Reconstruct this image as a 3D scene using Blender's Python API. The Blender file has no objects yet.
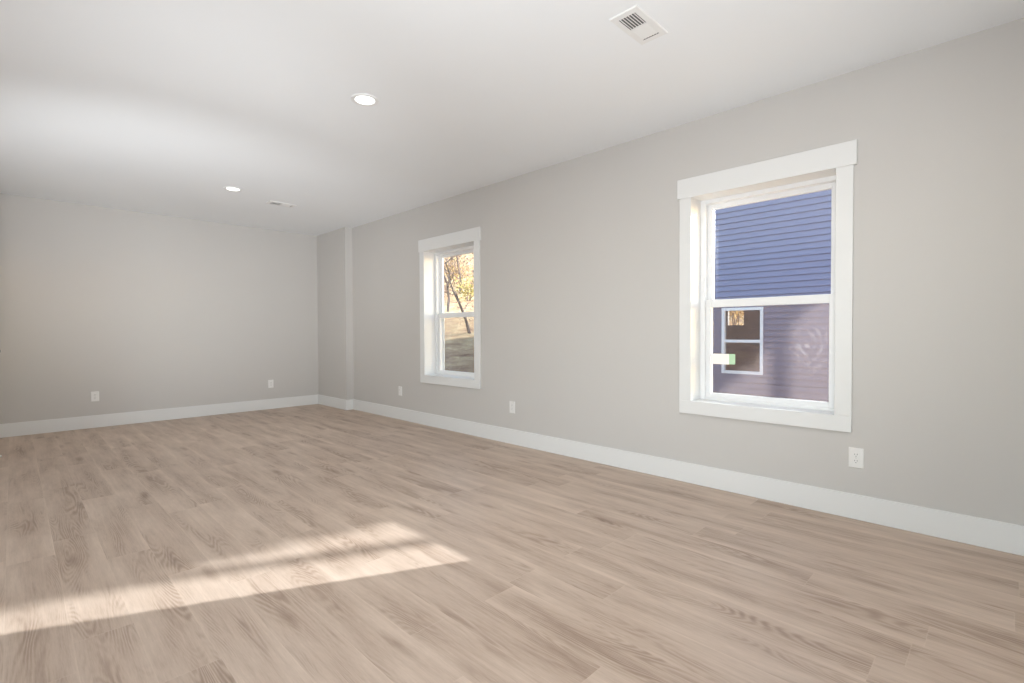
import bpy, bmesh, math, random
from mathutils import Vector, Matrix

C = bpy.context.scene.collection
S = bpy.context.scene

# ------------------------------------------------------------------ camera
CAM_H = 1.1573
YAW, PITCH, ROLL = 0.7872, -0.0185, -0.0046
F = Vector((math.sin(YAW)*math.cos(PITCH), math.cos(YAW)*math.cos(PITCH), math.sin(PITCH)))
R = Vector((math.cos(YAW), -math.sin(YAW), 0))
U = R.cross(F)
R2 = R*math.cos(ROLL) + U*math.sin(ROLL)
U2 = -R*math.sin(ROLL) + U*math.cos(ROLL)
cd = bpy.data.cameras.new('camera')
cam = bpy.data.objects.new('camera', cd)
C.objects.link(cam)
cd.sensor_width = 36
cd.lens = 498.1*36/1024
cd.clip_start = 0.02
cd.clip_end = 400
M = Matrix((R2, U2, -F)).transposed().to_4x4()
M.translation = Vector((0, 0, CAM_H))
cam.matrix_world = M
S.camera = cam

# ------------------------------------------------------------------ light
S.view_settings.view_transform = 'Standard'
S.view_settings.look = 'None'
S.view_settings.gamma = 1
S.view_settings.use_curve_mapping = False
S.view_settings.exposure = 0.12
S.cycles.use_denoising = True
S.cycles.max_bounces = 12
S.cycles.diffuse_bounces = 6
S.cycles.transparent_max_bounces = 24
S.cycles.sample_clamp_indirect = 6

SUN_DIR = Vector((-1.0, 0.486, -0.314)).normalized()      # the way the sunlight travels
W = bpy.data.worlds.new('sky')
S.world = W
W.use_nodes = True
nt = W.node_tree
nt.nodes.clear()
wo = nt.nodes.new('ShaderNodeOutputWorld')
bg = nt.nodes.new('ShaderNodeBackground')
sky = nt.nodes.new('ShaderNodeTexSky')
sky.sky_type = 'NISHITA'
sky.sun_disc = False
sky.sun_elevation = math.radians(15.8)
sky.sun_rotation = math.radians(116)
SKY = 0.85
bg.inputs['Strength'].default_value = SKY
nt.links.new(sky.outputs[0], bg.inputs['Color'])
nt.links.new(bg.outputs[0], wo.inputs[0])

sd = bpy.data.lights.new('sun', 'SUN')
sd.energy = 22
sd.angle = 0.0093
sd.color = (0.97, 1.0, 1.05)
sun = bpy.data.objects.new('sun', sd)
C.objects.link(sun)
sun.rotation_euler = SUN_DIR.to_track_quat('-Z', 'Y').to_euler()


def fill_area(name, loc, direction, sx, sy, power, color):
    """unseen area lamp added to brighten the room from its open side"""
    l = bpy.data.lights.new(name, 'AREA')
    l.shape = 'RECTANGLE'
    l.size, l.size_y = sx, sy
    l.energy = power
    l.color = color
    o = bpy.data.objects.new(name, l)
    C.objects.link(o)
    o.location = loc
    o.rotation_euler = Vector(direction).to_track_quat('-Z', 'Y').to_euler()


FILL_TINT = (0.86, 0.93, 1.0)
P_FILL_LEFT, P_LAMP_A, P_LAMP_B, P_LAMP_C, P_FLASH_A, P_FILL_BACK, P_FILL_CEILING = 50, 6, 8, 15, 300, 400, 172
fill_area('fill_area_left', (-3.55, 1.2, 1.25), (1, 0, 0), 2.0, 2.2, P_FILL_LEFT, FILL_TINT)  # added lamp out of view, brightening the room from the left


def fill_spot(name, loc, aim, angle, power):
    """the photographer's flash beside the camera, bounced off the ceiling"""
    l = bpy.data.lights.new(name, 'SPOT')
    l.spot_size = math.radians(angle)
    l.spot_blend = 1.0
    l.shadow_soft_size = 0.12
    l.energy = power
    l.color = (0.925, 0.965, 1.0)
    o = bpy.data.objects.new(name, l)
    C.objects.link(o)
    o.location = loc
    o.rotation_euler = Vector(aim).to_track_quat('-Z', 'Y').to_euler()


fill_spot('flash_near', (-0.08, -0.06, 0.60), (0.55, 0.65, 0.46), 118, P_FLASH_A)
fill_spot('fill_spot_back', (-0.10, 0.02, 0.60), (0.28, 0.95, 0.27), 52, P_FILL_BACK)  # unseen lamp added to brighten the back wall
fill_spot('fill_spot_ceiling', (-0.32, 3.6, 0.40), (1.9, 3.0, 2.34), 80, P_FILL_CEILING)  # unseen lamp added to brighten the far ceiling

# ------------------------------------------------------------------ sizes
H = 2.74            # ceiling
XR, YB = 3.647, 8.003
XB, YBU = 3.5334, 7.0326
XL = -0.165
YL = 6.25           # where the left wall ends and the room opens up
XFAR, YREAR = -3.7, -0.22
WT = 0.26           # outside wall thickness
BB, BT = 0.154, 0.016


# ------------------------------------------------------------------ helpers
def box(bm, x0, x1, y0, y1, z0, z1):
    vs = [bm.verts.new((x, y, z)) for z in (z0, z1) for (x, y) in ((x0, y0), (x1, y0), (x1, y1), (x0, y1))]
    for f in ((3, 2, 1, 0), (4, 5, 6, 7), (0, 1, 5, 4), (1, 2, 6, 5), (2, 3, 7, 6), (3, 0, 4, 7)):
        bm.faces.new([vs[i] for i in f])
    return vs


def mesh_obj(name, bm, mat, parent=None, bevel=0, smooth=False, segs=2):
    bmesh.ops.recalc_face_normals(bm, faces=bm.faces[:])
    me = bpy.data.meshes.new(name)
    bm.to_mesh(me)
    bm.free()
    if smooth:
        me.polygons.foreach_set('use_smooth', [True]*len(me.polygons))
    me.materials.append(mat)
    o = bpy.data.objects.new(name, me)
    C.objects.link(o)
    if parent is not None:
        o.parent = parent
    if bevel:
        m = o.modifiers.new('bevel', 'BEVEL')
        m.width = bevel
        m.segments = segs
        m.limit_method = 'ANGLE'
    return o


def boxes(name, lst, mat, parent=None, bevel=0):
    bm = bmesh.new()
    for b in lst:
        box(bm, *b)
    return mesh_obj(name, bm, mat, parent, bevel)


def structure(o):
    o['kind'] = 'structure'
    return o


def thing(name, label, cat, loc=(0, 0, 0), rot=(0, 0, 0), group=None):
    o = bpy.data.objects.new(name, None)
    o.empty_display_size = 0.1
    C.objects.link(o)
    o.location = loc
    o.rotation_euler = rot
    o['label'] = label
    o['category'] = cat
    if group:
        o['group'] = group
    return o


def copy_tree(o, parent=None):
    c = o.copy()
    C.objects.link(c)
    if parent is not None:
        c.parent = parent
    for ch in [k for k in bpy.data.objects if k.parent == o]:
        copy_tree(ch, c)
    return c


def tube(bm, p0, p1, r0, r1, n=8, cap=True):
    p0, p1 = Vector(p0), Vector(p1)
    d = (p1-p0).normalized()
    a = d.orthogonal().normalized()
    b = d.cross(a)
    rings = []
    for p, r in ((p0, r0), (p1, r1)):
        rings.append([bm.verts.new(p + a*math.cos(t)*r + b*math.sin(t)*r) for t in [2*math.pi*i/n for i in range(n)]])
    for i in range(n):
        bm.faces.new([rings[0][i], rings[0][(i+1) % n], rings[1][(i+1) % n], rings[1][i]])
    if cap:
        bm.faces.new(rings[0][::-1])
        bm.faces.new(rings[1])


def lathe(bm, prof, n=40):
    """profile of (radius, z) turned about Z"""
    rings = []
    for r, z in prof:
        if r < 1e-6:
            rings.append([bm.verts.new((0, 0, z))])
        else:
            rings.append([bm.verts.new((r*math.cos(2*math.pi*i/n), r*math.sin(2*math.pi*i/n), z)) for i in range(n)])
    for a, b in zip(rings, rings[1:]):
        for i in range(n):
            j = (i+1) % n
            if len(a) == 1:
                bm.faces.new([a[0], b[i], b[j]])
            elif len(b) == 1:
                bm.faces.new([a[i], b[0], a[j]])
            else:
                bm.faces.new([a[i], b[i], b[j], a[j]])


# ------------------------------------------------------------------ materials
class NT:
    def __init__(self, name):
        self.m = bpy.data.materials.new(name)
        self.m.use_nodes = True
        self.t = self.m.node_tree
        self.t.nodes.clear()
        self.out = self.t.nodes.new('ShaderNodeOutputMaterial')

    def n(self, kind, **kw):
        nd = self.t.nodes.new('ShaderNode'+kind)
        for k, v in kw.items():
            setattr(nd, k, v)
        return nd

    def set(self, sock, v):
        if hasattr(v, 'is_linked') or isinstance(v, bpy.types.NodeSocket):
            self.t.links.new(v, sock)
        else:
            sock.default_value = v

    def math(self, op, a, b=0.0, c=None, clamp=False):
        nd = self.n('Math', operation=op, use_clamp=clamp)
        self.set(nd.inputs[0], a)
        self.set(nd.inputs[1], b)
        if c is not None:
            self.set(nd.inputs[2], c)
        return nd.outputs[0]

    def xyz(self, x, y, z):
        nd = self.n('CombineXYZ')
        for i, v in enumerate((x, y, z)):
            self.set(nd.inputs[i], v)
        return nd.outputs[0]

    def noise(self, vec, scale=1.0, detail=3.0, rough=0.5, dist=0.0):
        nd = self.n('TexNoise')
        self.set(nd.inputs['Vector'], vec)
        nd.inputs['Scale'].default_value = scale
        nd.inputs['Detail'].default_value = detail
        nd.inputs['Roughness'].default_value = rough
        nd.inputs['Distortion'].default_value = dist
        return nd.outputs[0]

    def ramp(self, fac, stops):
        nd = self.n('ValToRGB')
        el = nd.color_ramp.elements
        while len(el) < len(stops):
            el.new(0.5)
        for e, (p, c) in zip(el, stops):
            e.position = p
            e.color = (*c, 1) if len(c) == 3 else c
        self.set(nd.inputs[0], fac)
        return nd.outputs[0]

    def mix(self, fac, a, b, blend='MIX'):
        nd = self.n('Mix', data_type='RGBA', blend_type=blend)
        self.set(nd.inputs[0], fac)
        self.set(nd.inputs[6], a if not isinstance(a, tuple) else (*a, 1))
        self.set(nd.inputs[7], b if not isinstance(b, tuple) else (*b, 1))
        return nd.outputs[2]

    def bump(self, h, strength=0.2, dist=0.01):
        nd = self.n('Bump')
        nd.inputs['Strength'].default_value = strength
        nd.inputs['Distance'].default_value = dist
        self.set(nd.inputs['Height'], h)
        return nd.outputs[0]

    def coords(self):
        g = self.n('NewGeometry')
        s = self.n('SeparateXYZ')
        self.t.links.new(g.outputs['Position'], s.inputs[0])
        return g.outputs['Position'], s.outputs[0], s.outputs[1], s.outputs[2]

    def local(self):
        g = self.n('TexCoord')
        s = self.n('SeparateXYZ')
        self.t.links.new(g.outputs['Object'], s.inputs[0])
        return g.outputs['Object'], s.outputs[0], s.outputs[1], s.outputs[2]

    def principled(self, color, rough=0.5, normal=None, metallic=0.0, spec=0.5):
        p = self.n('BsdfPrincipled')
        self.set(p.inputs['Base Color'], (*color, 1) if isinstance(color, tuple) else color)
        self.set(p.inputs['Roughness'], rough)
        p.inputs['Metallic'].default_value = metallic
        p.inputs['Specular IOR Level'].default_value = spec
        if normal is not None:
            self.t.links.new(normal, p.inputs['Normal'])
        self.t.links.new(p.outputs[0], self.out.inputs[0])
        return self.m


def paint(name, color, rough=0.6, grain=180, strength=0.03, spec=0.3):
    n = NT(name)
    p, _, _, _ = n.coords()
    h = n.noise(p, grain, 2)
    tint = n.noise(p, 1.7, 2)
    v = n.math('MULTIPLY_ADD', tint, 0.03, 0.985)
    col = n.mix(1.0, color, n.xyz(v, v, v), 'MULTIPLY')
    return n.principled(col, rough, n.bump(h, strength, 0.002), spec=spec)


WALL = paint('wall_paint', (0.575, 0.555, 0.532), 0.7)
CEIL = paint('ceiling_paint', (0.845, 0.865, 0.88), 0.85, spec=0.1)
TRIM = paint('trim_paint', (0.76, 0.76, 0.75), 0.38, 60, 0.01)
VINYL = paint('window_vinyl', (0.82, 0.82, 0.82), 0.35, 90, 0.005)
PLASTIC = paint('outlet_plastic', (0.80, 0.79, 0.77), 0.32, 90, 0.0)
METALW = paint('white_enamel', (0.80, 0.80, 0.79), 0.4, 90, 0.0)
DARK = paint('dark_cavity', (0.13, 0.13, 0.13), 0.8, 60, 0.0)
DUCT_SHADE = paint('duct_shade', (0.13, 0.13, 0.13), 0.8, 60, 0.0)  # dark colour standing in for the shade inside the vents
BLACKMETAL = paint('black_metal', (0.02, 0.018, 0.016), 0.35, 120, 0.01, 0.5)
STEEL = paint('screw_steel', (0.5, 0.5, 0.5), 0.35, 120, 0.01, 0.5)
RUBBER = paint('white_rubber', (0.78, 0.77, 0.74), 0.6, 120, 0.01)
DRYWALL_INSIDE = paint('neighbour_interior', (0.42, 0.37, 0.33), 0.8)
ROOF = paint('roof_shingle', (0.06, 0.06, 0.065), 0.85, 40, 0.4)
EXTWHITE = paint('exterior_white_vinyl', (0.92, 0.90, 0.88), 0.4, 60, 0.01)


def floor_material():
    n = NT('oak_plank_floor')
    p, x, y, z = n.coords()
    PW, PL = 0.1825, 1.29
    u = n.math('DIVIDE', n.math('ADD', x, 0.04), PW)
    row = n.math('FLOOR', u)
    fu = n.math('FRACT', u)
    wn = n.n('TexWhiteNoise', noise_dimensions='1D')
    n.set(wn.inputs['W'], row)
    v = n.math('ADD', n.math('DIVIDE', y, PL), n.math('MULTIPLY', wn.outputs[0], 7.31))
    col = n.math('FLOOR', v)
    fv = n.math('FRACT', v)
    wi = n.n('TexWhiteNoise', noise_dimensions='2D')
    n.set(wi.inputs['Vector'], n.xyz(row, col, 0.0))
    pid = wi.outputs[0]
    off = n.math('MULTIPLY', pid, 53.0)
    # broad cloudy tone along the plank
    broad = n.noise(n.xyz(n.math('MULTIPLY', x, 9.0), n.math('MULTIPLY', y, 1.5), off), 1, 3, 0.55, 0.15)
    # fine streaks
    fine = n.noise(n.xyz(n.math('MULTIPLY', x, 75.0), n.math('MULTIPLY', y, 2.6), off), 1, 5, 0.62)
    pore = n.noise(n.xyz(n.math('MULTIPLY', x, 330.0), n.math('MULTIPLY', y, 22.0), off), 1, 2, 0.5)
    # cathedral figure: contour lines of a stretched noise
    fig = n.noise(n.xyz(n.math('MULTIPLY', x, 7.5), n.math('MULTIPLY', y, 0.8), n.math('ADD', off, 9.0)), 1, 1, 0.4, 0.1)
    rings = n.math('SINE', n.math('MULTIPLY', fig, 230.0))
    heart = n.math('MULTIPLY', n.math('SUBTRACT', 0.53, broad), 6.0, clamp=True)
    ringm = n.math('MULTIPLY', rings, heart)
    # dark elongated streaks / knots
    vo = n.n('TexVoronoi', feature='F1')
    n.set(vo.inputs['Vector'], n.xyz(n.math('MULTIPLY', x, 9.0), n.math('MULTIPLY', y, 2.1), off))
    vo.inputs['Scale'].default_value = 1
    knotd = vo.outputs['Distance']
    kr = n.n('SeparateColor')
    n.t.links.new(vo.outputs['Color'], kr.inputs[0])
    kn = n.math('MULTIPLY', n.math('SUBTRACT', 1.0, n.math('DIVIDE', knotd, 0.30), clamp=True), n.math('GREATER_THAN', kr.outputs[0], 0.76))
    kn = n.math('MULTIPLY', kn, n.math('MULTIPLY_ADD', fine, 1.6, 0.1))
    g = n.math('MULTIPLY_ADD', n.math('SUBTRACT', broad, 0.5), 1.15, 0.59)
    g = n.math('ADD', g, n.math('MULTIPLY', n.math('SUBTRACT', fine, 0.5), 0.55))
    g = n.math('ADD', g, n.math('MULTIPLY', n.math('SUBTRACT', pore, 0.5), 0.30))
    g = n.math('ADD', g, n.math('MULTIPLY', ringm, 0.13))
    g = n.math('ADD', g, n.math('MULTIPLY', n.math('SUBTRACT', pid, 0.5), 0.10))
    edge = n.math('ABSOLUTE', n.math('SUBTRACT', fu, 0.5))
    g = n.math('ADD', g, n.math('MULTIPLY', n.math('POWER', edge, 2.0), 0.45))
    g = n.math('SUBTRACT', g, n.math('MULTIPLY', kn, 0.45))
    c = n.ramp(g, [(0.05, (0.245, 0.168, 0.120)), (0.35, (0.370, 0.272, 0.206)), (0.6, (0.490, 0.379, 0.299)), (0.95, (0.620, 0.497, 0.402))])
    # seams, with the sheen along their edges painted in as a lighter tint
    du = n.math('MULTIPLY', n.math('MINIMUM', fu, n.math('SUBTRACT', 1.0, fu)), PW)
    dv = n.math('MULTIPLY', n.math('MINIMUM', fv, n.math('SUBTRACT', 1.0, fv)), PL)
    d = n.math('MINIMUM', du, dv)
    seam = n.math('SUBTRACT', 1.0, n.math('DIVIDE', d, 0.0028), clamp=True)
    c = n.mix(n.math('MULTIPLY', seam, 0.24), c, (0.70, 0.58, 0.47))
    rough = n.math('MULTIPLY_ADD', fine, 0.16, 0.36)
    h = n.math('SUBTRACT', n.math('MULTIPLY', fine, 0.25), seam)
    return n.principled(c, rough, n.bump(h, 0.18, 0.0012), spec=0.42)


FLOOR = floor_material()


def glass_material(name, dust=0.0, refl=1.0):
    n = NT(name)
    tr = n.n('BsdfTransparent')
    tr.inputs[0].default_value = (0.97, 0.985, 0.98, 1)
    gl = n.n('BsdfGlossy')
    gl.inputs['Roughness'].default_value = 0.01
    g = n.n('NewGeometry')
    dp = n.n('VectorMath', operation='DOT_PRODUCT')
    n.t.links.new(g.outputs['Incoming'], dp.inputs[0])
    n.t.links.new(g.outputs['Normal'], dp.inputs[1])
    c1 = n.math('SUBTRACT', 1.0, n.math('ABSOLUTE', dp.outputs['Value']), clamp=True)
    fres = n.math('MULTIPLY_ADD', n.math('POWER', c1, 5.0), 0.96, 0.035)
    m = n.n('MixShader')
    n.t.links.new(n.math('MULTIPLY', fres, refl, clamp=True), m.inputs[0])
    n.t.links.new(tr.outputs[0], m.inputs[1])
    n.t.links.new(gl.outputs[0], m.inputs[2])
    last = m
    if dust:
        # wiped smears and a dirty film that catch the sun
        p, x, y, z = n.coords()
        cy, cz = 0.985, 1.06
        dy, dz = n.math('SUBTRACT', y, cy), n.math('SUBTRACT', z, cz)
        rr = n.math('SQRT', n.math('ADD', n.math('POWER', n.math('MULTIPLY', dy, 1.35), 2.0), n.math('POWER', dz, 2.0)))
        wob = n.noise(p, 7.0, 3, 0.55, 0.8)
        sw = n.math('SINE', n.math('ADD', n.math('MULTIPLY', rr, 95.0), n.math('MULTIPLY', wob, 16.0)))
        sw = n.math('POWER', n.math('MULTIPLY_ADD', sw, 0.5, 0.5), 2.5)
        inside = n.math('SUBTRACT', 1.0, n.math('DIVIDE', rr, 0.21), clamp=True)
        blot = n.math('SUBTRACT', n.noise(p, 11.0, 3, 0.6), 0.42, clamp=True)
        sm = n.math('MULTIPLY', n.math('MULTIPLY', n.math('POWER', inside, 0.5), sw), n.math('MULTIPLY', blot, 2.6))
        film = n.math('MULTIPLY', n.noise(p, 5.0, 4, 0.6), 0.05)
        fac = n.math('ADD', n.math('MULTIPLY', sm, dust), n.math('MULTIPLY', film, dust*2), clamp=True)
        tl = n.n('BsdfTranslucent')
        tl.inputs[0].default_value = (0.8, 0.8, 0.8, 1)
        m2 = n.n('MixShader')
        n.t.links.new(fac, m2.inputs[0])
        n.t.links.new(last.outputs[0], m2.inputs[1])
        n.t.links.new(tl.outputs[0], m2.inputs[2])
        last = m2
    n.t.links.new(last.outputs[0], n.out.inputs[0])
    return n.m


GLASS = glass_material('clear_glass')
GLASS_SMEARED = glass_material('smeared_glass', 0.06)
GLASS_DARK = glass_material('neighbour_glass', 0, 6.0)


def screen_material():
    n = NT('insect_mesh')
    tr = n.n('BsdfTransparent')
    tl = n.n('BsdfTranslucent')
    tl.inputs[0].default_value = (0.115, 0.088, 0.078, 1)
    df = n.n('BsdfDiffuse')
    df.inputs[0].default_value = (0.02, 0.02, 0.02, 1)
    p, x, y, z = n.coords()
    a = n.n('MixShader')
    a.inputs[0].default_value = 0.3
    n.t.links.new(tl.outputs[0], a.inputs[1])
    n.t.links.new(df.outputs[0], a.inputs[2])
    b = n.n('MixShader')
    n.t.links.new(n.math('MULTIPLY_ADD', n.noise(p, 14, 3), 0.08, 0.39), b.inputs[0])
    n.t.links.new(tr.outputs[0], b.inputs[1])
    n.t.links.new(a.outputs[0], b.inputs[2])
    n.t.links.new(b.outputs[0], n.out.inputs[0])
    return n.m


SCREEN = screen_material()


def sticker_material(name, color, opac):
    n = NT(name)
    tr = n.n('BsdfTransparent')
    tl = n.n('BsdfTranslucent')
    tl.inputs[0].default_value = (*color, 1)
    df = n.n('BsdfDiffuse')
    df.inputs[0].default_value = (*color, 1)
    a = n.n('MixShader')
    a.inputs[0].default_value = 0.6
    n.t.links.new(tl.outputs[0], a.inputs[1])
    n.t.links.new(df.outputs[0], a.inputs[2])
    b = n.n('MixShader')
    p, x, y, z = n.coords()
    n.t.links.new(n.math('MULTIPLY_ADD', n.noise(p, 40, 2), 0.1, opac), b.inputs[0])
    n.t.links.new(tr.outputs[0], b.inputs[1])
    n.t.links.new(a.outputs[0], b.inputs[2])
    n.t.links.new(b.outputs[0], n.out.inputs[0])
    return n.m


STICK_W = sticker_material('white_film', (0.93, 0.93, 0.91), 0.82)
STICK_G = sticker_material('green_film', (0.62, 0.86, 0.66), 0.45)


def lens_material():
    n = NT('light_lens')
    e = n.n('Emission')
    p, x, y, z = n.coords()
    e.inputs[0].default_value = (1.0, 0.98, 0.95, 1)
    e.inputs[1].default_value = 3.0
    n.t.links.new(e.outputs[0], n.out.inputs[0])
    return n.m


LENS = lens_material()


def siding_material():
    n = NT('blue_siding')
    p, x, y, z = n.coords()
    s = n.noise(n.xyz(n.math('MULTIPLY', x, 3), n.math('MULTIPLY', y, 3), n.math('MULTIPLY', z, 60)), 1, 4)
    c = n.ramp(s, [(0.3, (0.172, 0.157, 0.222)), (0.7, (0.208, 0.190, 0.258))])
    return n.principled(c, 0.55, n.bump(s, 0.05, 0.002), spec=0.35)


SIDING = siding_material()


def ground_material():
    n = NT('leaf_litter')
    p, x, y, z = n.coords()
    a = n.noise(p, 1.6, 6, 0.75)
    b = n.noise(p, 0.25, 3, 0.6)
    k = n.math('ADD', n.math('MULTIPLY', a, 0.7), n.math('MULTIPLY', b, 0.3))
    c = n.ramp(k, [(0.36, (0.26, 0.13, 0.07)), (0.45, (0.48, 0.28, 0.16)), (0.53, (0.62, 0.41, 0.22)), (0.64, (0.80, 0.60, 0.34))])
    return n.principled(c, 0.9, n.bump(a, 0.8, 0.15), spec=0.1)


def leaf_material(name, c0, c1):
    n = NT(name)
    p, x, y, z = n.coords()
    c = n.ramp(n.noise(p, 3.0, 3), [(0.35, c0), (0.65, c1)])
    df = n.n('BsdfDiffuse')
    tl = n.n('BsdfTranslucent')
    n.t.links.new(c, df.inputs[0])
    n.t.links.new(c, tl.inputs[0])
    m = n.n('MixShader')
    m.inputs[0].default_value = 0.35
    n.t.links.new(df.outputs[0], m.inputs[1])
    n.t.links.new(tl.outputs[0], m.inputs[2])
    n.t.links.new(m.outputs[0], n.out.inputs[0])
    return n.m


def bark_material(name, c0, c1):
    n = NT(name)
    p, x, y, z = n.coords()
    s = n.noise(n.xyz(n.math('MULTIPLY', x, 14), n.math('MULTIPLY', y, 14), n.math('MULTIPLY', z, 2.5)), 1, 5)
    return n.principled(n.ramp(s, [(0.3, c0), (0.7, c1)]), 0.9, n.bump(s, 0.6, 0.03), spec=0.1)


GROUND = ground_material()
BARK = bark_material('tree_bark', (0.07, 0.05, 0.045), (0.20, 0.155, 0.135))
LEAF_GOLD = leaf_material('golden_leaf', (0.40, 0.25, 0.10), (0.60, 0.44, 0.20))
LEAF_GREEN = leaf_material('yellow_green_leaf', (0.33, 0.28, 0.09), (0.52, 0.44, 0.18))
LEAF_TAN = leaf_material('tan_leaf', (0.20, 0.13, 0.09), (0.40, 0.29, 0.22))
NEEDLE = leaf_material('evergreen_leaf', (0.02, 0.05, 0.02), (0.05, 0.10, 0.04))

# ------------------------------------------------------------------ room shell
structure(boxes('floor', [(XFAR-0.2, XR+0.02, YREAR-0.2, YB+0.2, -0.2, 0)], FLOOR))
structure(boxes('ceiling', [(XFAR-0.2, XR+WT, YREAR-0.2, YB+0.2, H, H+0.2)], CEIL))

# clear openings of the two windows (between the casings): y0, y1
Z0, Z1 = 0.6295, 2.1685
OPEN = {1: (0.7690, 1.7040), 2: (4.2120, 5.1600)}


def wall_with_holes(name, x0, x1, y0, y1, z0, z1, holes, mat, axis='x'):
    """a wall of even thickness; holes are (a0, a1, z0, z1) along the wall"""
    bm = bmesh.new()
    a = sorted({y0, y1, *[h[0] for h in holes], *[h[1] for h in holes]})
    zz = sorted({z0, z1, *[h[2] for h in holes], *[h[3] for h in holes]})

    def solid(i, k):
        if not (0 <= i < len(a)-1 and 0 <= k < len(zz)-1):
            return False
        ym, zm = (a[i]+a[i+1])/2, (zz[k]+zz[k+1])/2
        return not any(h[0] < ym < h[1] and h[2] < zm < h[3] for h in holes)
    cache = {}

    def V(x, y, z):
        key = (round(x, 5), round(y, 5), round(z, 5))
        if key not in cache:
            cache[key] = bm.verts.new((x, y, z) if axis == 'x' else (y, x, z))
        return cache[key]
    for i in range(len(a)-1):
        for k in range(len(zz)-1):
            if not solid(i, k):
                continue
            p, q, r, s = a[i], a[i+1], zz[k], zz[k+1]
            for xx in (x0, x1):
                bm.faces.new([V(xx, p, r), V(xx, q, r), V(xx, q, s), V(xx, p, s)])
            if not solid(i-1, k):
                bm.faces.new([V(x0, p, r), V(x1, p, r), V(x1, p, s), V(x0, p, s)])
            if not solid(i+1, k):
                bm.faces.new([V(x0, q, r), V(x1, q, r), V(x1, q, s), V(x0, q, s)])
            if not solid(i, k-1):
                bm.faces.new([V(x0, p, r), V(x1, p, r), V(x1, q, r), V(x0, q, r)])
            if not solid(i, k+1):
                bm.faces.new([V(x0, p, s), V(x1, p, s), V(x1, q, s), V(x0, q, s)])
    return structure(mesh_obj(name, bm, mat))


G = 0.02    # the jamb boards fill this much round each opening
wall_with_holes('wall_right', XR, XR+WT, YREAR-0.2, YB+0.2, 0, H,
                [(OPEN[k][0]-G, OPEN[k][1]+G, Z0-G, Z1+G) for k in OPEN], WALL)
structure(boxes('wall_back', [(XL-0.12, XR, YB, YB+0.2, 0, H)], WALL))
structure(boxes('wall_corner', [(XB, XR, YBU, YB, 0, H)], WALL))
DY0, DY1, DZ = 6.93, 7.72, 2.03
wall_with_holes('wall_left', XL-0.12, XL, YL, YB, 0, H, [(DY0, DY1, 0, DZ)], WALL)
structure(boxes('wall_partition', [(XFAR, XL-0.12, YL, YL+0.12, 0, H)], WALL))
wall_with_holes('wall_far', XFAR-0.12, XFAR, YREAR, YL+0.12, 0, H, [(0.1, 2.3, 0.05, 2.45)], WALL)
structure(boxes('wall_rear', [(XFAR-0.12, XR, YREAR-0.12, YREAR, 0, H)], WALL))

# baseboards
structure(boxes('baseboard_right', [(XR-BT, XR, YREAR, YBU, 0, BB)], TRIM, bevel=0.003))
structure(boxes('baseboard_corner', [(XB-BT, XR-BT, YBU-BT, YBU, 0, BB), (XB-BT, XB, YBU, YB-BT, 0, BB)], TRIM, bevel=0.003))
structure(boxes('baseboard_back', [(XL+BT, XB, YB-BT, YB, 0, BB)], TRIM, bevel=0.003))
structure(boxes('baseboard_left', [(XL, XL+BT, YL, DY0-0.09, 0, BB), (XL, XL+BT, DY1+0.09, YB, 0, BB)], TRIM, bevel=0.003))
structure(boxes('baseboard_rear', [(XFAR, XR-BT, YREAR, YREAR+BT, 0, BB)], TRIM, bevel=0.003))


# ------------------------------------------------------------------ windows
def ring(name, x0, x1, y0, y1, z0, z1, w, mat, parent, bevel=0.003, wt=None, wb=None):
    wt = w if wt is None else wt
    wb = w if wb is None else wb
    return boxes(name, [(x0, x1, y0, y0+w, z0, z1), (x0, x1, y1-w, y1, z0, z1),
                        (x0, x1, y0+w, y1-w, z0, z0+wb), (x0, x1, y0+w, y1-w, z1-wt, z1)], mat, parent, bevel)


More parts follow.
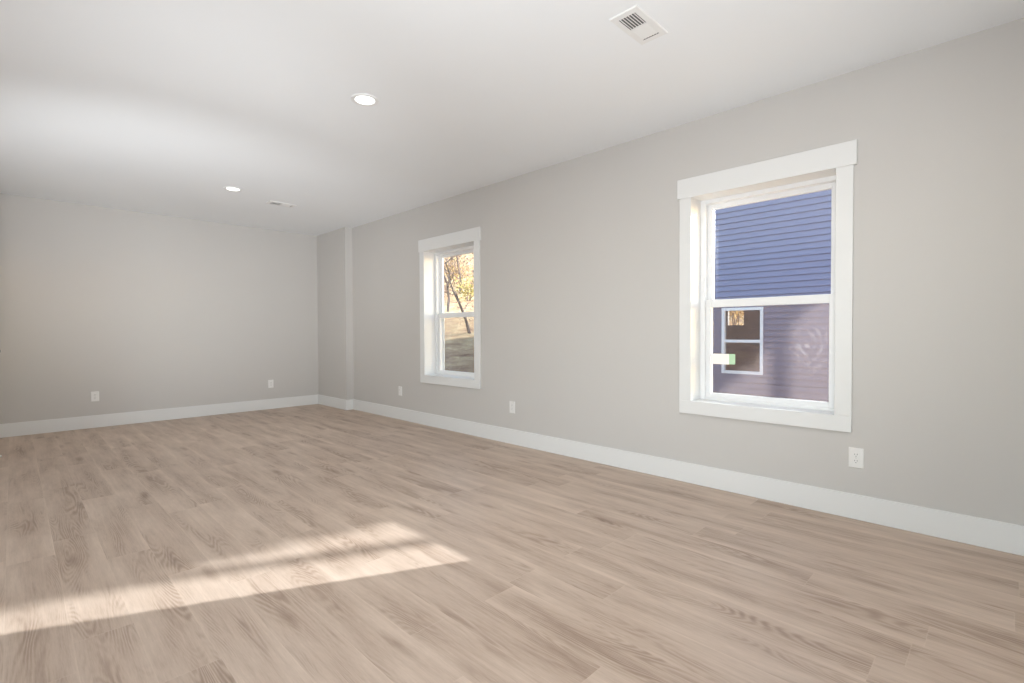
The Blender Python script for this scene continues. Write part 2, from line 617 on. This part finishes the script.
def make_window(k, smeared):
    y0, y1 = OPEN[k]
    root = bpy.data.objects.new('window_%d' % k, None)
    C.objects.link(root)
    structure(root)
    t = 0.019
    cw = 0.092
    xf = XR-t
    # casing boards
    boxes('casing_head', [(xf-0.004, XR, y0-cw-0.017, y1+cw+0.017, Z1, Z1+0.147)], TRIM, root, 0.002)
    boxes('casing_side', [(xf, XR, y0-cw, y0, Z0, Z1)], TRIM, root, 0.002)
    boxes('casing_side', [(xf, XR, y1, y1+cw, Z0, Z1)], TRIM, root, 0.002)
    boxes('casing_bottom', [(xf, XR, y0-cw, y1+cw, Z0-0.098, Z0)], TRIM, root, 0.002)
    # jamb boards lining the opening
    xj = XR+0.150
    boxes('jamb', [(XR-0.004, xj, y0-G, y0, Z0-G, Z1+G), (XR-0.004, xj, y1, y1+G, Z0-G, Z1+G),
                   (XR-0.004, xj, y0, y1, Z1, Z1+G), (XR-0.004, xj, y0, y1, Z0-G, Z0)], TRIM, root, 0.0015)
    # vinyl frame
    xo = XR+WT+0.012
    bm = bmesh.new()
    fw = 0.030
    for (a, b, c, d) in ((y0-G, y0+fw, Z0-G, Z1+G), (y1-fw, y1+G, Z0-G, Z1+G), (y0+fw, y1-fw, Z0-G, Z0+0.018), (y0+fw, y1-fw, Z1-fw, Z1+G)):
        box(bm, xj, xo, a, b, c, d)
    # the stop and track ribs of the frame
    for xr in (xj+0.004, xj+0.058):
        for (a, b) in ((y0+fw, y0+fw+0.006), (y1-fw-0.006, y1-fw)):
            box(bm, xr-0.004, xr+0.004, a, b, Z0, Z1-fw)
    mesh_obj('frame', bm, VINYL, root, 0.002)
    zr0, zr1 = 1.342, 1.401
    ya, yb = y0+fw, y1-fw
    sw = 0.042
    # lower sash, the inner one
    xl0, xl1 = xj+0.020, xj+0.052
    low = ring('lower_sash', xl0, xl1, ya, yb, Z0+0.012, zr1, sw, VINYL, root, 0.003, wt=zr1-zr0, wb=0.040)
    xg = xj+0.046
    boxes('glass_pane', [(xg-0.002, xg+0.002, ya+sw-0.006, yb-sw+0.006, Z0+0.046, zr0+0.006)], GLASS_SMEARED if smeared else GLASS, low)
    # upper sash, the outer one
    xu0, xu1 = xj+0.058, xj+0.092
    up = ring('upper_sash', xu0, xu1, ya, yb, zr0+0.004, Z1-fw+0.002, sw, VINYL, root, 0.003, wt=0.036, wb=0.050)
    xh = xj+0.082
    boxes('glass_pane', [(xh-0.002, xh+0.002, ya+sw-0.006, yb-sw+0.006, zr0+0.048, Z1-fw-0.028)], GLASS, up)
    # half insect screen outside the lower sash
    xs = xj+0.104
    scr = ring('insect_screen', xs-0.006, xs+0.006, ya, yb, Z0+0.018, zr1-0.005, 0.022, VINYL, root, 0.002)
    bm = bmesh.new()
    bm.faces.new([bm.verts.new(p) for p in ((xs, ya+0.02, Z0+0.038), (xs, yb-0.02, Z0+0.038), (xs, yb-0.02, zr1-0.025), (xs, ya+0.02, zr1-0.025))])
    mesh_obj('screen_mesh', bm, SCREEN, scr)
    return root, low, xg


w1, low1, xg1 = make_window(1, True)
w2, low2, xg2 = make_window(2, False)
# peeled maker's film left on the near window's lower pane
boxes('film_sticker', [(xg1-0.0034, xg1-0.0024, 1.500, 1.634, 0.905, 0.985)], STICK_W, low1)['label'] = 'white translucent film stuck on the glass'
boxes('film_sticker', [(xg1-0.0034, xg1-0.0024, 1.455, 1.500, 0.907, 0.985)], STICK_G, low1)['label'] = 'pale green end of the film on the glass'

# ------------------------------------------------------------------ door in the left wall (its knob just enters the frame)
door = bpy.data.objects.new('door_1', None)
C.objects.link(door)
structure(door)
bm = bmesh.new()
box(bm, XL-0.037, XL-0.002, DY0+0.022, DY1-0.022, 0.012, DZ-0.022)
for (a, b, c, d) in ((DY0+0.10, DY1-0.10, 0.25, 0.92), (DY0+0.10, DY1-0.10, 1.12, 1.90)):
    for (p, q, r, s) in ((a, b, c, c+0.02), (a, b, d-0.02, d), (a, a+0.02, c, d), (b-0.02, b, c, d)):
        box(bm, XL-0.004, XL+0.002, p, q, r, s)
mesh_obj('leaf', bm, TRIM, door, 0.002)
boxes('casing', [(XL, XL+0.016, DY0-0.085, DY0+0.012, 0, DZ+0.09), (XL, XL+0.016, DY1-0.012, DY1+0.085, 0, DZ+0.09),
                 (XL, XL+0.016, DY0+0.012, DY1-0.012, DZ-0.012, DZ+0.09)], TRIM, door, 0.002)
boxes('jamb', [(XL-0.12, XL, DY0, DY0+0.02, 0, DZ), (XL-0.12, XL, DY1-0.02, DY1, 0, DZ), (XL-0.12, XL, DY0+0.02, DY1-0.02, DZ-0.02, DZ)], TRIM, door)
bm = bmesh.new()
lathe(bm, [(0, 0), (0.032, 0), (0.032, 0.006), (0.012, 0.010), (0.011, 0.030), (0.024, 0.040), (0.029, 0.052), (0.026, 0.066), (0.014, 0.074), (0, 0.076)], 28)
kn = mesh_obj('door_knob', bm, BLACKMETAL, door, smooth=True)
kn.scale = (1, 1, 1.12)
kn.location = (XL-0.002, DY0+0.085, 0.995)
kn.rotation_euler = (0, math.pi/2, 0)
kn['label'] = 'black round door knob'

# ------------------------------------------------------------------ door stop on the left baseboard
ds = thing('door_stop', 'small white tipped spring door stop low on the left baseboard', 'door stop', (XL+BT, 6.36, 0.075), (0, math.pi/2, 0))
bm = bmesh.new()
lathe(bm, [(0, 0), (0.012, 0), (0.012, 0.004), (0.006, 0.006), (0, 0.006)], 20)
mesh_obj('base', bm, STEEL, ds, smooth=True)
bm = bmesh.new()
prev = None
for i in range(141):
    a = i/140*2*math.pi*11
    p = Vector((0.005*math.cos(a), 0.005*math.sin(a), 0.005+0.046*i/140))
    if prev is not None:
        tube(bm, prev, p, 0.0011, 0.0011, 5, False)
    prev = p
mesh_obj('spring', bm, STEEL, ds, smooth=True)
bm = bmesh.new()
lathe(bm, [(0, 0.050), (0.008, 0.050), (0.0085, 0.062), (0.006, 0.066), (0, 0.067)], 20)
mesh_obj('rubber_tip', bm, RUBBER, ds, smooth=True)


# ------------------------------------------------------------------ wall outlets (built facing +Y local, wall at y = 0)
def make_outlet():
    root = thing('wall_outlet', '', 'outlet')
    pw, ph = 0.039, 0.061
    bm = bmesh.new()
    vs0 = [bm.verts.new((sx*pw, 0, sz*ph)) for sx, sz in ((-1, -1), (1, -1), (1, 1), (-1, 1))]
    vs1 = [bm.verts.new((sx*pw, 0.004, sz*ph)) for sx, sz in ((-1, -1), (1, -1), (1, 1), (-1, 1))]
    vs2 = [bm.verts.new((sx*(pw-0.003), 0.0065, sz*(ph-0.003))) for sx, sz in ((-1, -1), (1, -1), (1, 1), (-1, 1))]
    for a, b in ((vs0, vs1), (vs1, vs2)):
        for i in range(4):
            bm.faces.new([a[i], a[(i+1) % 4], b[(i+1) % 4], b[i]])
    bm.faces.new(vs2)
    bm.faces.new(vs0[::-1])
    mesh_obj('cover_plate', bm, PLASTIC, root)
    for sz in (-1, 1):
        # rounded receptacle face
        bm = bmesh.new()
        n = 28
        ringv = []
        for yy, s in ((0.0065, 1.0), (0.0085, 1.0), (0.0090, 0.95)):
            rv = []
            for i in range(n):
                a = 2*math.pi*i/n
                xx, zz = 0.0172*math.cos(a), 0.0172*math.sin(a)
                zz = max(-0.0140, min(0.0140, zz))
                rv.append(bm.verts.new((xx*s, yy, sz*0.0195+zz*s)))
            ringv.append(rv)
        for a, b in zip(ringv, ringv[1:]):
            for i in range(n):
                bm.faces.new([a[i], a[(i+1) % n], b[(i+1) % n], b[i]])
        bm.faces.new(ringv[-1])
        rc = mesh_obj('receptacle', bm, PLASTIC, root)
        for (sx, hh) in ((-0.0064, 0.0042), (0.0064, 0.0036)):
            boxes('slot', [(sx-0.0013, sx+0.0013, 0.0085, 0.00925, sz*0.0195+0.003-hh, sz*0.0195+0.003+hh)], DARK, rc)
        bm = bmesh.new()
        tube(bm, (0, 0.0085, sz*0.0195-0.0085), (0, 0.00925, sz*0.0195-0.0085), 0.0026, 0.0026, 14)
        mesh_obj('ground_hole', bm, DARK, rc)
    bm = bmesh.new()
    tube(bm, (0, 0.006, 0), (0, 0.0078, 0), 0.0032, 0.0028, 16)
    mesh_obj('screw', bm, STEEL, root)
    return root


OUT = [((XR, 0.654, 0.377), math.pi/2, 'white duplex outlet low on the right wall below the near window corner'),
       ((XR, 3.632, 0.382), math.pi/2, 'white duplex outlet on the right wall midway between the two windows'),
       ((XR, 5.740, 0.381), math.pi/2, 'white duplex outlet on the right wall between far window and corner column'),
       ((0.713, YB, 0.387), math.pi, 'white duplex outlet at the left end of the back wall'),
       ((2.788, YB, 0.385), math.pi, 'white duplex outlet on the back wall near the right corner')]
proto = make_outlet()
for i, (loc, rz, lab) in enumerate(OUT):
    o = proto if i == 0 else copy_tree(proto)
    o.location = loc
    o.rotation_euler = (0, 0, rz)
    o['label'] = lab
    o['group'] = 'wall outlets above the baseboards'


# ------------------------------------------------------------------ recessed ceiling lights
def make_light():
    root = thing('recessed_light', '', 'ceiling light')
    bm = bmesh.new()
    lathe(bm, [(0.092, 0), (0.091, -0.004), (0.086, -0.007), (0.070, -0.0065), (0.0645, -0.003), (0.0635, 0.0)], 56)
    mesh_obj('trim_ring', bm, METALW, root, smooth=True)
    bm = bmesh.new()
    lathe(bm, [(0.064, -0.0015), (0.062, -0.003), (0.04, -0.004), (0, -0.0045)], 56)
    mesh_obj('lens', bm, LENS, root, smooth=True)['label'] = 'glowing white lens'
    return root


def lamp(name, x, y, power):
    l = bpy.data.lights.new(name, 'AREA')
    l.shape = 'DISK'
    l.size = 0.11
    l.energy = power
    l.color = (1.0, 0.97, 0.93)
    o = bpy.data.objects.new(name, l)
    C.objects.link(o)
    o.location = (x, y, H-0.007)


lamp('lamp_far', 1.733, 6.025, P_LAMP_B)
lamp('lamp_middle', 1.717, 3.109, P_LAMP_A)
lamp('lamp_near', 1.70, 0.20, P_LAMP_C)
lp = make_light()
for i, (x, y, lab) in enumerate(((1.717, 3.109, 'larger round recessed light nearer the camera, glowing on the white ceiling'),
                                 (1.733, 6.025, 'smaller round recessed light farther off, glowing beside the slim far vent'))):
    o = lp if i == 0 else copy_tree(lp)
    o.location = (x, y, H)
    o['label'] = lab
    o['group'] = 'recessed ceiling lights'


# ------------------------------------------------------------------ ceiling vents
def make_vent():
    root = thing('ceiling_vent', '', 'air vent')
    hx, hy = 0.157, 0.079
    ox, oy = 0.120, 0.046
    bm = bmesh.new()

    def loop(ax, ay, z):
        return [bm.verts.new((sx*ax, sy*ay, z)) for sx, sy in ((-1, -1), (1, -1), (1, 1), (-1, 1))]
    L = [loop(hx, hy, 0), loop(hx, hy, -0.004), loop(hx-0.004, hy-0.004, -0.007), loop(ox, oy, -0.007)]
    for a, b in zip(L, L[1:]):
        for i in range(4):
            bm.faces.new([a[i], a[(i+1) % 4], b[(i+1) % 4], b[i]])
    mesh_obj('face_plate', bm, METALW, root)
    bm = bmesh.new()
    a, b = loop(ox, oy, -0.0068), loop(ox, oy, -0.0006)
    for i in range(4):
        bm.faces.new([a[i], a[(i+1) % 4], b[(i+1) % 4], b[i]])
    bm.faces.new(b)
    mesh_obj('duct_opening', bm, DUCT_SHADE, root)
    boxes('divider', [(-0.004, 0.004, -oy, oy, -0.007, -0.001)], METALW, root)
    n = 6
    for bank, (xa, xb, lean) in enumerate(((-ox, -0.004, 1), (0.004, ox-0.004, -1))):
        for i in range(n):
            yc = -oy+(i+0.5)*2*oy/n
            bm = bmesh.new()
            if bank == 0:           # thin open bars
                box(bm, xa, xb, yc-0.0026, yc+0.0026, -0.0068, -0.0060)
            else:                   # closed blades
                q = [(xa, yc+0.0072, -0.0068), (xb, yc+0.0072, -0.0068), (xb, yc-0.0072, -0.0022), (xa, yc-0.0072, -0.0022)]
                a = [bm.verts.new((p[0], p[1]-0.0006, p[2])) for p in q]
                b = [bm.verts.new((p[0], p[1]+0.0006, p[2])) for p in q]
                bm.faces.new(a)
                bm.faces.new(b[::-1])
                for j in range(4):
                    bm.faces.new([a[j], a[(j+1) % 4], b[(j+1) % 4], b[j]])
            mesh_obj('slat', bm, METALW, root)
    return root


vp = make_vent()
for i, (x, y, lab) in enumerate(((2.317, 1.368, 'white slatted air vent at the top of the photo, nearest on the ceiling'),
                                 (2.352, 6.322, 'far slatted air vent seen edge on beside the smaller recessed light'))):
    o = vp if i == 0 else copy_tree(vp)
    o.location = (x, y, H)
    o['label'] = lab
    o['group'] = 'ceiling air vents'


# ------------------------------------------------------------------ outside: lap siding, the neighbour's house
def siding(name, x, y0, y1, z0, z1, sgn, holes, parent=None, course=0.122):
    """lap siding on a wall facing sgn*X"""
    bm = bmesh.new()
    zc = z0
    while zc < z1-1e-6:
        zt = min(zc+course, z1)
        cuts = sorted({zc, zt, *[h for q in holes for h in q[2:] if zc < h < zt]})
        for a, b in zip(cuts, cuts[1:]):
            zm = (a+b)/2
            hs = sorted((h[0], h[1]) for h in holes if h[2] < zm < h[3])
            segs, yy = [], y0
            for h0, h1 in hs:
                segs.append((yy, h0))
                yy = h1
            segs.append((yy, y1))

            for p, q in segs:
                o0, o1 = 0.026*(zt-a)/course, 0.026*(zt-b)/course
                bm.faces.new([bm.verts.new(v) for v in ((x+sgn*o0, p, a), (x+sgn*o0, q, a), (x+sgn*o1, q, b), (x+sgn*o1, p, b))])
                # shadowed underside of the lap
                bm.faces.new([bm.verts.new(v) for v in ((x, p, a), (x, q, a), (x+sgn*o0, q, a), (x+sgn*o0, p, a))])
        zc = zt
    return mesh_obj(name, bm, SIDING, parent)


# cladding of this house
sx = XR+WT
structure(siding('wall_cladding', sx, -6.0, YB+0.2, -0.8, 3.2, 1,
                 [(OPEN[k][0]-G-0.005, OPEN[k][1]+G+0.005, Z0-G-0.005, Z1+G+0.005) for k in OPEN]))

NX0, NX1, NY0, NY1, NZ = 11.0, 22.2, 0.2, 12.2, 6.3
NW = (3.597, 4.452, 0.243, 1.662)
FW = (8.0, 8.67, 1.42, 2.09)
house = thing('neighbour_house', 'blue lap sided house with white framed window seen through the near window', 'house', (NX0, NY0, -0.9))
hz = Matrix.Translation(Vector((-NX0, -NY0, 0.9)))


def hpart(o, parent=None):
    o.parent = parent or house
    if parent is None:
        o.data.transform(hz)
    else:
        o.data.transform(hz)
    return o


hpart(siding('siding', NX0, NY0, NY1, -0.9, NZ, -1, [NW]))
w = wall_with_holes('front_wall', NX0+0.002, NX0+0.16, NY0, NY1, -0.9, NZ, [NW], DRYWALL_INSIDE)
hpart(w)
del w['kind']
w = wall_with_holes('rear_wall', NX1-0.16, NX1, NY0, NY1, -0.9, NZ, [FW], DRYWALL_INSIDE)
hpart(w)
del w['kind']
hpart(boxes('end_wall', [(NX0+0.16, NX1-0.16, NY0, NY0+0.16, -0.9, NZ)], SIDING))
hpart(boxes('end_wall', [(NX0+0.16, NX1-0.16, NY1-0.16, NY1, -0.9, NZ)], SIDING))
hpart(boxes('storey_floor', [(NX0+0.16, NX1-0.16, NY0+0.16, NY1-0.16, -0.5, -0.3)], DRYWALL_INSIDE))
hpart(boxes('storey_ceiling', [(NX0+0.16, NX1-0.16, NY0+0.16, NY1-0.16, 2.5, 2.7)], DRYWALL_INSIDE))
hpart(boxes('room_divider', [(NX0+3.2, NX0+3.32, NY0+0.16, 4.25, -0.3, 2.5)], DRYWALL_INSIDE))
bm = bmesh.new()
xm = (NX0+NX1)/2
P = [(NX0-0.4, NY0-0.4, NZ), (xm, NY0-0.4, NZ+2.4), (NX1+0.4, NY0-0.4, NZ)]
fr_ = [bm.verts.new(p) for p in P]
bk_ = [bm.verts.new((p[0], NY1+0.4, p[2])) for p in P]
bm.faces.new(fr_)
bm.faces.new(bk_[::-1])
for i in range(3):
    bm.faces.new([fr_[i], fr_[(i+1) % 3], bk_[(i+1) % 3], bk_[i]])
hpart(mesh_obj('roof', bm, ROOF))
bm = bmesh.new()
y0, y1, z0, z1 = NW
fwid = 0.062
xa, xb = NX0-0.03, NX0+0.08
zm = 0.945
for (a, b, c, d) in ((y0, y0+fwid, z0, z1), (y1-fwid, y1, z0, z1), (y0+fwid, y1-fwid, z0, z0+fwid), (y0+fwid, y1-fwid, z1-fwid, z1), (y0+fwid, y1-fwid, zm-0.03, zm+0.03)):
    box(bm, xa, xb, a, b, c, d)
nf = hpart(mesh_obj('window', bm, EXTWHITE, None, 0.004))
nf['label'] = 'white double hung window of the blue house'
for (a, b) in ((z0+fwid, zm-0.03), (zm+0.03, z1-fwid)):
    hpart(boxes('pane', [(NX0+0.02, NX0+0.024, y0+fwid-0.004, y1-fwid+0.004, a-0.004, b+0.004)], GLASS_DARK), nf)

# ------------------------------------------------------------------ outside: the hillside and its trees
def gz(x, y):
    d = 0.63*x+0.776*y
    t = max(0.0, d-11.5)
    base = -0.62
    r = 0.0 if t <= 0 else (0.021*t*t if t < 5 else 0.525+0.215*(t-5))
    if d > 38:
        r += 0.16*(d-38)
    return base + r + 0.10*math.sin(x*0.7)*math.sin(y*0.6+1)*min(1, t/6)


bm = bmesh.new()
N = 90
gx = [XR+WT+0.02+(80)*(i/N)**1.5 for i in range(N+1)]
gy = [-28+(108)*(j/N) for j in range(N+1)]
vv = [[bm.verts.new((x, y, gz(x, y))) for y in gy] for x in gx]
for i in range(N):
    for j in range(N):
        bm.faces.new([vv[i][j], vv[i+1][j], vv[i+1][j+1], vv[i][j+1]])
structure(mesh_obj('ground', bm, GROUND, None, smooth=True))


def leaf_quad(bm, p, s, rnd):
    a = Vector((rnd.gauss(0, 1), rnd.gauss(0, 1), rnd.gauss(0, 1))).normalized()
    b = a.orthogonal().normalized()
    c = a.cross(b)
    t = rnd.uniform(0.6, 1.0)
    bm.faces.new([bm.verts.new(p+b*s), bm.verts.new(p+c*s*0.6*t), bm.verts.new(p-b*s), bm.verts.new(p-c*s*0.6*t)])


def grow(bm, p, d, length, r, depth, rnd, tips):
    """a forked branch made of tapering pieces"""
    k = 3
    for i in range(k):
        q = p + d*(length/k)
        tube(bm, p, q, r, r*0.86, 6 if depth > 1 else 4, False)
        r *= 0.86
        p = q
        d = (d+Vector((rnd.gauss(0, .14), rnd.gauss(0, .14), rnd.gauss(0.02, .10)))).normalized()
        if depth > 0 and i < k-1 and rnd.random() < 0.8:
            s = (d*0.6+Vector((rnd.gauss(0, .7), rnd.gauss(0, .7), rnd.uniform(-.1, .5)))).normalized()
            grow(bm, p, s, length*rnd.uniform(.5, .7), r*0.55, depth-1, rnd, tips)
    tips.append(p)
    if depth > 0:
        for _ in range(2):
            s = (d+Vector((rnd.gauss(0, .5), rnd.gauss(0, .5), rnd.gauss(0.1, .3)))).normalized()
            grow(bm, p, s, length*rnd.uniform(.55, .75), r*0.7, depth-1, rnd, tips)


def tree(x, y, h, r, lean, nleaf, leaf, leaf_mat, seed, label, spread=0.5):
    rnd = random.Random(seed)
    root = thing('tree', label, 'tree', (x, y, gz(x, y)-0.1), group='trees on the hillside')
    bm = bmesh.new()
    tips = []
    grow(bm, Vector((0, 0, 0)), Vector((lean[0], lean[1], 1)).normalized(), h*0.46, r, 4, rnd, tips)
    mesh_obj('trunk', bm, BARK, root)
    if nleaf:
        bm = bmesh.new()
        for _ in range(nleaf):
            t = rnd.choice(tips)
            leaf_quad(bm, t+Vector((rnd.gauss(0, spread), rnd.gauss(0, spread), rnd.gauss(0, spread))), leaf*rnd.uniform(.6, 1.3), rnd)
        mesh_obj('foliage', bm, leaf_mat, root)
    return root


def along(u, v_dist):
    """a spot on the ground on the sight line through column u at distance v_dist"""
    d = F*498.1+R2*(u-512)
    d = Vector((d.x, d.y, 0)).normalized()
    return d.x*v_dist, d.y*v_dist


TREES = [(470, 22, 4.6, 0.075, (-0.25, 0.1), 500, .06, LEAF_TAN, 'dark arching tree at the right edge of the far window view'),
         (448, 28, 5.6, 0.085, (0.1, 0), 600, .07, LEAF_TAN, 'forked bare tree at the left edge of the far window view'),
         (461, 35, 7.0, 0.10, (0, 0), 1500, .09, LEAF_TAN, 'slim tan leaved tree in the middle of the far window view'),
         (452, 44, 9, 0.16, (0.05, 0), 1500, .12, LEAF_GOLD, 'gold leaved tree behind the slim middle tree'),
         (467, 54, 11, 0.20, (0, 0), 2600, .14, LEAF_TAN, 'tall tan tree farthest up the hillside')]
for i, (u, d, h, r, ln, nl, lf, lm, lab) in enumerate(TREES):
    x, y = along(u, d)
    tree(x, y, h, r, ln, nl, lf, lm, 11+i, lab)


def bush(u, d, h, mat, seed, label, n=700, dx=0):
    x, y = along(u, d)
    rnd = random.Random(seed)
    root = thing('shrub', label, 'shrub', (x, y, gz(x, y)-0.05), group='shrubs on the hillside')
    bm = bmesh.new()
    tips = []
    for _ in range(5):
        grow(bm, Vector((rnd.gauss(0, .1), rnd.gauss(0, .1), 0)), Vector((rnd.gauss(0, .4), rnd.gauss(0, .4), 1)).normalized(), h*0.6, 0.03, 1, rnd, tips)
    mesh_obj('stems', bm, BARK, root)
    bm = bmesh.new()
    for _ in range(n):
        t = rnd.choice(tips)*rnd.uniform(0.5, 1.05)
        leaf_quad(bm, t+Vector((rnd.gauss(0, .3), rnd.gauss(0, .3), rnd.gauss(0, .2))), 0.085*rnd.uniform(.6, 1.3), rnd)
    mesh_obj('foliage', bm, mat, root)


bush(469, 31.5, 1.7, LEAF_GREEN, 5, 'yellow green shrub at the right of the far window view', 600)
bush(456, 39, 2.0, LEAF_GOLD, 6, 'golden shrub low in the middle of the far window view', 800)
bush(443, 33.5, 1.2, LEAF_TAN, 7, 'tan shrub low at the left of the far window view')
bush(735, 27, 2.6, LEAF_GOLD, 8, 'golden shrub seen through the window of the blue house', 1200)

# the evergreen in the side yard whose stem and bough shade the sun patch
rnd = random.Random(3)
TD = 9.0
TX = 3.85+TD


def to_tree(wy, wz):
    """window plane point -> the sun's line at the tree's distance"""
    return wy-0.486*TD, wz+0.314*TD


ty, _ = to_tree(1.185, 0)
yt = thing('evergreen_tree', 'slender evergreen tree in the side yard beyond the blue house corner', 'tree', (TX, ty, gz(TX, ty)-0.1))
tz = gz(TX, ty)-0.1
bm = bmesh.new()
for a, b, r0, r1 in ((0, 2.6, 0.085, 0.066), (2.6, 5.6, 0.066, 0.060), (5.6, 8.2, 0.060, 0.02)):
    tube(bm, (0, 0, a), (0, 0, b), r0, r1, 12, False)
pa = to_tree(1.95, 0.42)
pb = to_tree(0.30, 2.10)
tube(bm, (0.1, pa[0]+0.25-ty, pa[1]+0.25-tz), (0.1, pb[0]+0.25-ty, pb[1]+0.25-tz), 0.05, 0.05, 8)
mesh_obj('trunk', bm, BARK, yt, smooth=True)
bm = bmesh.new()
for _ in range(4200):
    s = rnd.random()
    t = rnd.random()**1.1*0.62
    wy = 1.95+(0.30-1.95)*s + t*0.707
    wz = 0.42+(2.10-0.42)*s + t*0.707
    ly, lz = to_tree(wy, wz)
    leaf_quad(bm, Vector((rnd.uniform(-.45, .45), ly-ty, lz-tz))+Vector((0, rnd.gauss(0, .02), rnd.gauss(0, .02))), rnd.uniform(.05, .085), rnd)
for _ in range(1500):
    hh = rnd.uniform(6.4, 8.4)
    rr = (8.6-hh)*0.45*rnd.random()**.5
    a = rnd.uniform(0, 6.283)
    leaf_quad(bm, Vector((rr*math.cos(a), rr*math.sin(a), hh)), .08, rnd)
mesh_obj('foliage', bm, NEEDLE, yt)
